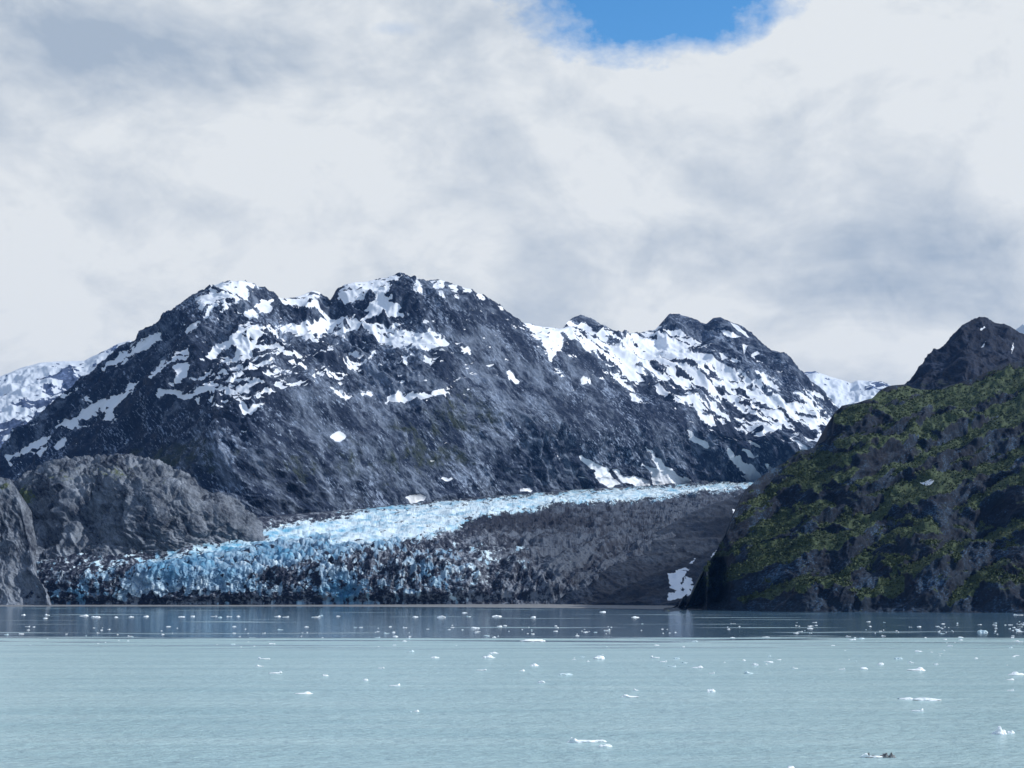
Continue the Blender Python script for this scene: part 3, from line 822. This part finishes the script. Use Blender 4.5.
def water_material():
    m, t, b = material('silty_sea_water')
    pos = t.new('ShaderNodeTexCoord').outputs['Object']
    sep = t.new('ShaderNodeSeparateXYZ'); t.link(pos, sep.inputs[0])
    x, y = sep.outputs[0], sep.outputs[1]
    # where the wind line lies: ruffled silty water this side, glassy water beyond
    w = t.noise(t.mapping(pos, scale=(.0012, .004, 1)), 1.0, 4, .6)
    slick = t.noise(t.mapping(pos, scale=(.0055, .026, 1)), 1.0, 3, .55)
    line = t.math('ADD', t.math('ADD', 1010, t.math('MULTIPLY', t.math('SUBTRACT', w, .5), 190)), t.math('MULTIPLY', x, .02))
    rag = t.noise(t.mapping(pos, scale=(.010, .05, 1)), 1.0, 4, .6)
    line = t.math('ADD', line, t.math('MULTIPLY', t.math('SUBTRACT', rag, .5), t.rng(x, -100, 350, 60, 420)))
    dist = t.math('SUBTRACT', y, line)
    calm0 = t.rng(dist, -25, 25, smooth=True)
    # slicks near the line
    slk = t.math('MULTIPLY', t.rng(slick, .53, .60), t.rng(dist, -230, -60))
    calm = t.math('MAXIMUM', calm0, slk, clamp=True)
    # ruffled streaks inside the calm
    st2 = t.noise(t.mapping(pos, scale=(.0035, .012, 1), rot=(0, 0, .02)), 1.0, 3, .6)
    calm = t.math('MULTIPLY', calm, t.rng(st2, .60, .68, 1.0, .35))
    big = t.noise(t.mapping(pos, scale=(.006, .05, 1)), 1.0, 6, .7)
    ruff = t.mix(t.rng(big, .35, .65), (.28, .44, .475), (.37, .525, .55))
    c = t.mix(calm, ruff, (.06, .125, .19))  # calm colour also carries the dark slope reflection and some reflected sky blue
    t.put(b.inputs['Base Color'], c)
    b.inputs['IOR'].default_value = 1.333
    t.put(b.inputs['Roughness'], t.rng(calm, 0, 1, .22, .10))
    n1 = t.noise(t.mapping(pos, scale=(.25, .55, 1)), 1.0, 4, .6)
    n2 = t.noise(t.mapping(pos, scale=(.05, .11, 1)), 1.0, 3, .55)
    n3 = t.noise(t.mapping(pos, scale=(.9, 1.6, 1)), 1.0, 3, .6)
    h = t.math('ADD', t.math('ADD', t.math('MULTIPLY', n1, .8), n2), t.math('MULTIPLY', n3, .12))
    bp = t.new('ShaderNodeBump')
    bp.inputs['Distance'].default_value = 2.0
    t.put(bp.inputs['Strength'], t.rng(calm, 0, 1, 1.0, .03))
    t.put(bp.inputs['Height'], h); t.link(bp.outputs[0], b.inputs['Normal'])
    return m
M['water'] = water_material()

# ------------------------------------------------------------------ build the terrain
def struct(o): return tag(o, kind='structure')
struct(main_mountain())
struct(far_mountain('left_far_mountain', [(-400,395),(-250,360),(-150,380),(-80,372),(0,377),(20,369),(40,363),(60,362),(85,361),(97,355),(108,350),(118,345),(130,341),(145,346),(170,360),(200,380)],
                    [(-400,480),(200,470)], 9500, 7000, -400, 200, 901, .42, rock=[(70,382,16,14,-.7),(20,440,40,20,-.9),(60,400,30,12,-.4)]))
struct(far_mountain('right_far_mountain', [(770,395),(795,380),(803,373),(815,372),(826,376),(840,380),(850,384),(858,381),(870,381),(882,382),(892,386),(905,392),(930,398),(980,400)],
                    [(770,450),(980,450)], 12500, 10000, 770, 980, 931, .62, rock=[(875,390,12,7,-1.1),(812,374,10,2.5,-.9),(800,395,10,12,-.2)]))
struct(far_mountain('right_back_mountain', [(985,352),(1010,338),(1018,332),(1030,326),(1060,325),(1120,330),(1250,345),(1400,370)],
                    [(985,380),(1400,400)], 5300, 4900, 985, 1400, 951, .55, back=700))
struct(left_hill()); struct(left_knob()); struct(scree_slope()); struct(dark_peak())
glacier()
RH = right_hill(); struct(bpy.data.objects['right_hill'])
beach()

# water: one sheet to the horizon
me = bpy.data.meshes.new('water')
me.from_pydata([(-14000, -600, 0), (14000, -600, 0), (14000, 15500, 0), (-14000, 15500, 0)], [], [(0, 1, 2, 3)])
me.materials.append(M['water'])
wo = bpy.data.objects.new('water', me); COL.objects.link(wo); struct(wo)

# ------------------------------------------------------------------ alder scrub on the ledges of the right hill
def scrub():
    X, Y, Z, veg, N = RH.final
    rng = np.random.default_rng(5)
    ok = np.argwhere((veg > .5) & (RH.t > .01) & (RH.t < .985))
    n = 26000
    pick = ok[rng.integers(0, len(ok), n)]
    i, j = pick[:, 0], pick[:, 1]
    P = np.stack([X[i, j], Y[i, j], Z[i, j]], -1) + rng.normal(0, .6, (n, 3))
    # one ragged clump = 14 leaf sprays, tilted quads
    k = 9
    sz = rng.uniform(1.0, 2.4, n) * (1 + .5 * fbm(P[:, 0] / 60, P[:, 1] / 60, P[:, 2] / 60, 2, seed=3))
    off = rng.normal(0, .6, (n, k, 3)) * sz[:, None, None]; off[..., 2] = np.abs(off[..., 2]) * .9
    c = P[:, None, :] + off
    a = rng.normal(0, 1, (n, k, 3)); a /= np.linalg.norm(a, axis=-1, keepdims=True)
    b = np.cross(a, rng.normal(0, 1, (n, k, 3))); b /= np.linalg.norm(b, axis=-1, keepdims=True)
    s = (sz[:, None, None] * rng.uniform(.25, .55, (n, k, 1)))
    q = np.stack([c - a * s - b * s, c + a * s - b * s * .7, c + a * s * .8 + b * s, c - a * s * .9 + b * s], 2).reshape(-1, 3)
    f = np.arange(len(q)).reshape(-1, 4)
    o = mesh_np('scrub', q, f, M['alder'], smooth=False)
    tag(o, kind='stuff')
scrub()

# ------------------------------------------------------------------ floating ice
def berg_mesh(name, seed, style, mats=('ice',)):
    """unit ice chunk, about 1 wide (x), 1 deep (y), 1 high; the waterline is z = 0"""
    import bmesh
    bm = bmesh.new()
    bmesh.ops.create_icosphere(bm, subdivisions=4, radius=.5)
    v = np.array([w.co[:] for w in bm.verts])
    x, y, z = v.T
    if style == 'slab':       # flat pan with a raised rim or end
        z2 = np.clip(z, -.32, .20) + .10 + .10 * fbm(x * 3, y * 3, x * 0, 3, seed=seed)
        z2 = z2 + .55 * np.exp(-((x + .36) / .09) ** 2) * (z > 0) * (.6 + fbm(x * 9, y * 9, z * 0, 2, seed=seed + 1))
    elif style == 'lump':     # two or three worn peaks
        z2 = z * .55 + np.maximum(0, z) * (.75 * np.exp(-((x + .05) / .22) ** 2 - (y / .4) ** 2) + .3 * np.exp(-((x - .33) / .1) ** 2 - (y / .3) ** 2))
        z2 = z2 - .12 * np.exp(-((x - .17) / .05) ** 2)
    elif style == 'arch':
        z2 = z * .45 + np.maximum(0, z) * 1.0 * np.exp(-((x - .25) / .16) ** 2) + .05
    else:                     # chip
        z2 = z * .75 + .3 * fbm(x * 2.5, y * 2.5, z * 0, 3, seed=seed)
    d = 1 + .35 * fbm(x * 3, y * 3, z * 3, 4, seed=seed + 4) + .12 * ridged(x * 8, y * 8, z * 8, 2, seed=seed + 5)
    co = np.stack([x * d, y * d * .8, z2 * (1 + .2 * fbm(x * 6, y * 6, z * 6, 3, seed=seed + 8))], -1)
    for w, c in zip(bm.verts, co): w.co = c
    top = co[:, 2].max()
    for w in bm.verts:
        w.co.z = w.co.z / top if w.co.z > 0 else max(w.co.z, -.35)
    me = bpy.data.meshes.new(name); bm.to_mesh(me); bm.free()
    for p in me.polygons: p.use_smooth = False
    me.materials.append(M[mats[0]])
    return me

PROTO = [berg_mesh('ice_chip', 10 + i, ['chip', 'slab', 'chip', 'arch', 'lump', 'chip'][i % 6]) for i in range(12)]
PROTO_C = [berg_mesh('ice_chip', 50 + i, ['chip', 'slab', 'arch'][i % 3], ('clear_ice',)) for i in range(4)]
count = [0]
def floe(px, py, w, h, label, cat='ice floe', group=None, me=None, name='ice_floe', rz=None, deep=None):
    if w < 8: h = min(h, w * .42)
    d = ground_d(py + h * .5)
    s = d / F
    if me is None:
        me = (PROTO_C if random.random() < .18 else PROTO)[random.randrange(4 if random.random() < .3 else 4)] if False else random.choice(PROTO if random.random() > .15 else PROTO_C)
    o = bpy.data.objects.new(name, me)
    o.location = ((px - 512) * s, d, 0)
    wy = deep if deep else w * s * random.uniform(.7, 1.1)
    o.scale = (w * s, max(wy, .4), max(h * s * .85, .25))
    o.rotation_euler = (0, 0, rz if rz is not None else random.choice((0, math.pi)) + random.uniform(-.3, .3))
    COL.objects.link(o); count[0] += 1
    return tag(o, label, cat, group)

# the large pieces, each one its own
floe(582, 739.5, 26, 5.5, 'long flat white ice floe with a raised knobbly left end near the bottom centre', me=berg_mesh('ice_floe', 101, 'slab'), rz=.05, deep=3.0)
floe(597, 740.5, 15, 2.6, 'thin pointed white floe touching the right end of the long knobbly floe', me=berg_mesh('ice_floe', 102, 'chip'), rz=0, deep=1.6)
floe(603.5, 745, 12.5, 3.2, 'small pale green-white floe just below the right tip of the long knobbly floe', me=berg_mesh('ice_floe', 103, 'chip'), rz=.1, deep=1.6)
floe(991, 729.5, 13, 9, 'white lump of ice with a sharp worn peak near the right edge', cat='iceberg', name='ice_lump', me=berg_mesh('ice_lump', 104, 'lump'), rz=.0, deep=2.4)
floe(1001.5, 731.5, 7.5, 6, 'small triangular ice lump standing right of the sharp peaked lump', cat='iceberg', name='ice_lump', me=berg_mesh('ice_lump', 105, 'chip'), rz=.6, deep=1.6)
# dirty floe with two dark humps
root = bpy.data.objects.new('dirty_ice_floe', None); COL.objects.link(root)
dd = ground_d(757.5); sc_ = dd / F
root.location = ((872 - 512) * sc_, dd, 0)
tag(root, 'dirty ice floe with two dark rubble humps on its right end, lower right', 'ice floe')
def piece(name, style, seed, mat, x, w, h, dp):
    o = bpy.data.objects.new(name, berg_mesh(name, seed, style, (mat,))); COL.objects.link(o); o.parent = root
    o.location = (x * sc_, 0, 0); o.scale = (w * sc_, dp, h * sc_); return o
piece('ice_pan', 'slab', 111, 'ice', -6, 20, 4.2, 1.6)
piece('ice_keel', 'chip', 117, 'dirty_ice', -8, 15, 2.2, 1.7)['label'] = 'grey wet rim of the floe'
piece('rubble_hump', 'chip', 113, 'dirty_ice', 5, 8, 4.8, 1.3)
piece('rubble_hump', 'lump', 114, 'dirty_ice', 12, 7, 5.0, 1.2)
piece('ice_knob', 'chip', 115, 'dirty_ice', -10.5, 2.4, 5.5, .5)

MED = [ # px, py, w, h, label
 (900,698,14,2.2,'left half of a long low white floe, a dark stone at its right end'),
 (918,698.5,26,3,'longest flat white floe right of centre, low in the water'),
 (911,709.5,11,3.5,'small ragged floe just below the longest flat floe'),
 (911,668.5,16,4,'curved white floe with a thin upturned right end'),
 (418,710.5,5,4.5,'small upright ice knob alone in open water left of centre'),
 (412,711.5,3,2,'tiny ice bit beside the small upright ice knob'),
 (307,692.5,15,2.6,'flat elongated floe alone in the left centre of the water'),
 (279,672,12,2.8,'slanted white floe above and left of the flat elongated floe'),
 (267,658,11,2.6,'flat white floe above the slanted floe, left of centre'),
 (263,665.5,7,2,'small flat floe between the slanted floe and the one above it'),
 (328,675,6,2,'small pale floe right of the slanted white floe'),
 (368,679.5,5,2.6,'small two-pointed ice bit left of the rounded centre floe'),
 (397,684.5,10,2.8,'rounded flat floe in mid water, left of centre'),
 (383,667.5,6,2.2,'small oval floe above the rounded flat floe'),
 (412,651,7,2.4,'small bright floe above the centre left, near the wind line'),
 (489,656,12,4,'bright lumpy floe below the wind line near the centre'),
 (494,652.5,9,2,'thin flat floe just behind the bright lumpy floe'),
 (482,669.5,10,1.8,'very thin dash of ice below the bright lumpy floe'),
 (436,657,8,2,'pale flat floe left of the bright lumpy floe'),
 (533,640,25,2.4,'long broken strip of brownish white ice along the wind line'),
 (534,664.5,9,3,'domed floe just right of the centre'),
 (522,670,5,2,'tiny oval floe left below the domed floe'),
 (541,681.5,7,2.6,'small floe with a pointed top below the domed floe'),
 (565,674,14,2.2,'straight flat bar of ice right of the centre'),
 (598,657,11,4,'jagged floe with a spike on its right end'),
 (587,661,3,2.4,'tiny upright chip left below the jagged spiked floe'),
 (653,656.5,8,3.2,'peaked white floe in the right centre, above a group of flat ones'),
 (661,661,7,2,'pale thin floe just below the peaked white floe'),
 (670,665.5,7,2.4,'rounded floe left of the long flat triangular floe'),
 (682,662,5,2,'small floe above and left of the long flat triangular floe'),
 (695,666.5,11,2.8,'long flat triangular floe right of centre'),
 (709,672.5,5,2.2,'small floe to the lower right of the triangular floe'),
 (745,672,8,3,'flat-topped floe below the small pyramid of ice'),
 (752,664,6,4,'small pyramid of ice right of centre'),
 (741,660,3,2.6,'tiny chip left of the small pyramid of ice'),
 (708,690,8,4,'hump-backed floe alone in open water right of centre'),
 (634,689.5,5,2.4,'small oval floe above the long pitted floe'),
 (627.5,695.5,16,3,'long pitted white floe in open water, centre right'),
 (859,668,8,2.4,'slanted floe left of the curved white floe'),
 (837,668.5,6,2.2,'small floe pair left, under the row of chips at right'),
 (876,663.5,6,2.2,'bright small floe above the slanted floe'),
 (893,658,8,2.2,'flat bright floe upper left of the curved white floe'),
 (906,662,5,2,'small floe directly above the curved white floe'),
 (1009,673,16,4,'lumpy elongated floe close to the right edge'),
 (1003,679,7,2,'faint low floe under the lumpy elongated floe at right'),
 (1003,689.5,6,2.4,'pale oval floe at right, in open water above the peaked lumps'),
 (791,667.5,5,2.4,'small round floe alone, left of the chips at right'),
 (977,631,10,3.2,'largest white block in the dark water near the right shore'),
 (606,629.5,6,3.4,'bright white block in the dark water at centre right'),
 (442,616.5,8,2.6,'white humped block in the dark water left of centre'),
 (497,615.8,9,2,'flat bright block in the dark water near the centre'),
 (634,616.8,8,1.8,'flat bright block in the dark water right of centre'),
 (533,616.8,5,2,'small pale block in the dark water, right of the flat centre block'),
 (318,616.3,8,2.2,'bright elongated block in the dark water before the blue ice wall'),
 (602,611.6,6,1.6,'small block close under the grey beach at centre right'),
 (88,615.2,9,2,'leftmost long bright block in the dark water'),
 (100,616.6,9,1.8,'bright elongated block just right of the leftmost long one'),
 (785,767,8,3,'rounded ice piece cut by the bottom edge of the picture'),
 (771,768,6,1.6,'low ice piece at the bottom edge, left of the rounded one'),
 (1013,614.4,9,1.6,'thin white floe in the dark water under the right shore'),
]
for px, py, w, h, lab in MED:
    floe(px, py, w, h, lab)
random.seed(21)
SMALL = [(135,616.5,5),(150,616,5),(185,616.5,6),(196,616,4),(217,616,6),(223,617,4),(232,616.2,5),(241,616,4),(280,616,6),(288,616.5,6),(323,615.2,4),(340,616,4),(416,616.5,5),(406,627,4),(120,616.8,4),(52,614.5,5),(28,614.5,4),
         (465,612.5,5),(469,616,4),(12,634,4),(50,618,4),(395,632,3),(475,627.5,8),(500,626,5),(477,632,4),(357,627,3)]
for px, py, w in SMALL:
    floe(px, py, w, random.uniform(1.2, 1.8), 'small white ice chip drifting on the dark glassy water before the beach', 'ice chip', 'small ice chips on the dark glassy water', name='ice_chip')
for i in range(150):   # the crowded calm band, densest to the right
    px = 1024 - 1020 * random.random() ** 2.4 if i > 25 else random.uniform(0, 640)
    px += 14 * math.sin(px * .09) + 9 * math.sin(px * .31)
    py = random.uniform(621, 634) if px > 640 else random.uniform(625, 634.5)
    floe(px, py, 1.3 + 4.5 * random.random() ** 2.5, random.uniform(.5, 1.1), 'small white ice chip drifting on the dark glassy water before the beach', 'ice chip', 'small ice chips on the dark glassy water', name='ice_chip')
for i in range(92):   # ruffled water just this side of the wind line
    px = 1024 - 1000 * random.random() ** 1.7
    px += 16 * math.sin(px * .07) + 8 * math.sin(px * .23)
    py = 635.5 + 30 * random.random() ** 1.6 * (1.0 if px > 480 else .5)
    floe(px, py, 1.4 + 5.5 * random.random() ** 2.2, random.uniform(.6, 1.7), 'small white ice chip drifting on the pale ruffled water near the dark band', 'ice chip', 'small ice chips on the pale ruffled water', name='ice_chip')

# ------------------------------------------------------------------ light and sky
SUN_DIR = Vector((.80, -.06, .58)).normalized()      # towards the sun
sl = bpy.data.lights.new('sun', 'SUN'); sl.energy = 4.6; sl.angle = R(.6); sl.color = (1, .96, .90)
so = bpy.data.objects.new('sun', sl); so.rotation_euler = SUN_DIR.to_track_quat('Z', 'Y').to_euler(); so.location = (0, 0, 3000)
COL.objects.link(so)

wd = bpy.data.worlds.new('World'); SC.world = wd; wd.use_nodes = True
t = NT(wd.node_tree)
for n_ in list(t.n): t.n.remove(n_)
sky = t.new('ShaderNodeTexSky', sky_type='NISHITA'); sky.sun_disc = False
sky.sun_elevation = math.asin(SUN_DIR.z); sky.sun_rotation = math.atan2(SUN_DIR.x, SUN_DIR.y)
sky.ozone_density = 2.0; sky.dust_density = .3
gen = t.new('ShaderNodeTexCoord').outputs['Generated']
def dirv(px, py):
    x, y, z = at(px, py, 1.0); v = Vector((float(x), float(y), float(z) - CAM_H)); v.normalize(); return v
# clouds: position on a layer above
cl = t.mapping(gen, scale=(1, 1, 1.5))
na = t.noise(cl, 5.6, 9, .60, .7)
nb = t.noise(cl, 16.0, 7, .62, .6)
nc = t.noise(cl, 2.0, 3, .5)
v = t.math('ADD', t.math('MULTIPLY', na, .68), t.math('MULTIPLY', nb, .32))
bil1 = t.math('ABSOLUTE', t.math('SUBTRACT', t.noise(cl, 7.5, 6, .5, .4), .5))
bil2 = t.math('ABSOLUTE', t.math('SUBTRACT', t.noise(cl, 19, 6, .55, .3), .5))
def blob(px, py, rx, ry, warp=.03):
    d = dirv(px, py)
    q = t.vmath('SUBTRACT', gen, d[:])
    q = t.vmath('MULTIPLY', q, (F / rx, F / rx, F / ry))
    ln = t.vmath('LENGTH', q)
    return ln
tone = t.math('ADD', v, t.math('MULTIPLY', t.math('SUBTRACT', nc, .5), .2))
tone = t.math('ADD', tone, t.math('MULTIPLY', t.math('SUBTRACT', bil1, .075), .42))
tone = t.math('ADD', tone, t.math('MULTIPLY', t.math('SUBTRACT', bil2, .075), .30))
for px, py, rx, ry, a in [(110, 30, 330, 60, -.16), (40, 70, 200, 60, -.07), (150, 205, 170, 25, -.08), (900, 260, 120, 55, -.13), (700, 60, 300, 120, .05), (950, 100, 200, 120, .03),
                          (560, 165, 120, 60, -.05), (260, 150, 90, 60, .05), (495, 265, 30, 45, .08), (30, 245, 70, 28, .09), (60, 345, 140, 25, .05), (680, 350, 200, 40, .03), (900, 350, 120, 40, .03), (330, 240, 160, 30, -.04), (820,205,60,25,.06), (620,250,110,30,-.05)]:
    ln = blob(px, py, rx, ry)
    g_ = t.rng(ln, 0, 1.5, a, 0, smooth=True)
    tone = t.math('ADD', tone, g_)
dark, lite = (.43, .52, .64), (.86, .90, .93)
ccol = t.mix(t.rng(tone, .26, .54, smooth=False), dark, lite)
# hole of blue sky
hl = blob(650, -10, 128, 62)
hole = t.rng(t.math('ADD', hl, t.math('MULTIPLY', t.math('SUBTRACT', t.noise(cl, 22, 6, .6), .5), 1.3)), .78, 1.18)
hl2 = blob(395, 28, 22, 7)
hole2 = t.rng(t.math('ADD', hl2, t.math('MULTIPLY', t.math('SUBTRACT', t.noise(cl, 40, 4, .6), .5), 2)), .2, 1.2, .8, 1)
sepw = t.new('ShaderNodeSeparateXYZ'); t.link(gen, sepw.inputs[0])
# overhead and behind: broken cloud
ov = t.rng(t.math('ADD', sepw.outputs[2], t.math('MULTIPLY', sepw.outputs[1], -.35)), .06, .36)
brk = t.rng(t.math('SUBTRACT', t.math('ADD', na, .35), t.math('MULTIPLY', ov, .50)), .30, .42)
cover = t.math('MULTIPLY', t.math('MULTIPLY', hole, hole2), brk, clamp=True)
bg1 = t.new('ShaderNodeBackground'); hs = t.new('ShaderNodeHueSaturation'); hs.inputs['Saturation'].default_value = 1.35; hs.inputs['Value'].default_value = 1.35; t.link(sky.outputs[0], hs.inputs['Color'])
t.link(hs.outputs[0], bg1.inputs[0]); bg1.inputs[1].default_value = .13
bg2 = t.new('ShaderNodeBackground'); t.put(bg2.inputs[0], ccol); bg2.inputs[1].default_value = .92
mx = t.new('ShaderNodeMixShader'); t.put(mx.inputs[0], cover); t.link(bg1.outputs[0], mx.inputs[1]); t.link(bg2.outputs[0], mx.inputs[2])
out = t.new('ShaderNodeOutputWorld'); t.link(mx.outputs[0], out.inputs[0])

# ------------------------------------------------------------------ air
def haze(dens):
    import bmesh
    bm = bmesh.new(); bmesh.ops.create_cube(bm, size=1)
    for v_ in bm.verts:
        v_.co = ((v_.co.x) * 29000, 7500 + v_.co.y * 17000, -2 + (v_.co.z + .5) * 1900)
    me = bpy.data.meshes.new('haze'); bm.to_mesh(me); bm.free()
    m = bpy.data.materials.new('haze_air'); m.use_nodes = True
    m.node_tree.nodes.remove(m.node_tree.nodes['Principled BSDF'])
    pv = m.node_tree.nodes.new('ShaderNodeVolumePrincipled')
    pv.inputs['Color'].default_value = (.14, .40, 1.0, 1); pv.inputs['Density'].default_value = dens
    pv.inputs['Anisotropy'].default_value = .2
    m.node_tree.links.new(pv.outputs[0], m.node_tree.nodes['Material Output'].inputs['Volume'])
    me.materials.append(m)
    o = bpy.data.objects.new('haze', me); COL.objects.link(o); tag(o, kind='stuff')
haze(0.95e-5)

SC.view_settings.view_transform = 'Standard'
SC.view_settings.look = 'None'
SC.view_settings.exposure = 0
SC.view_settings.gamma = 1
SC.view_settings.use_curve_mapping = False
SC.cycles.max_bounces = 6
SC.cycles.volume_bounces = 0
print('floes', count[0])
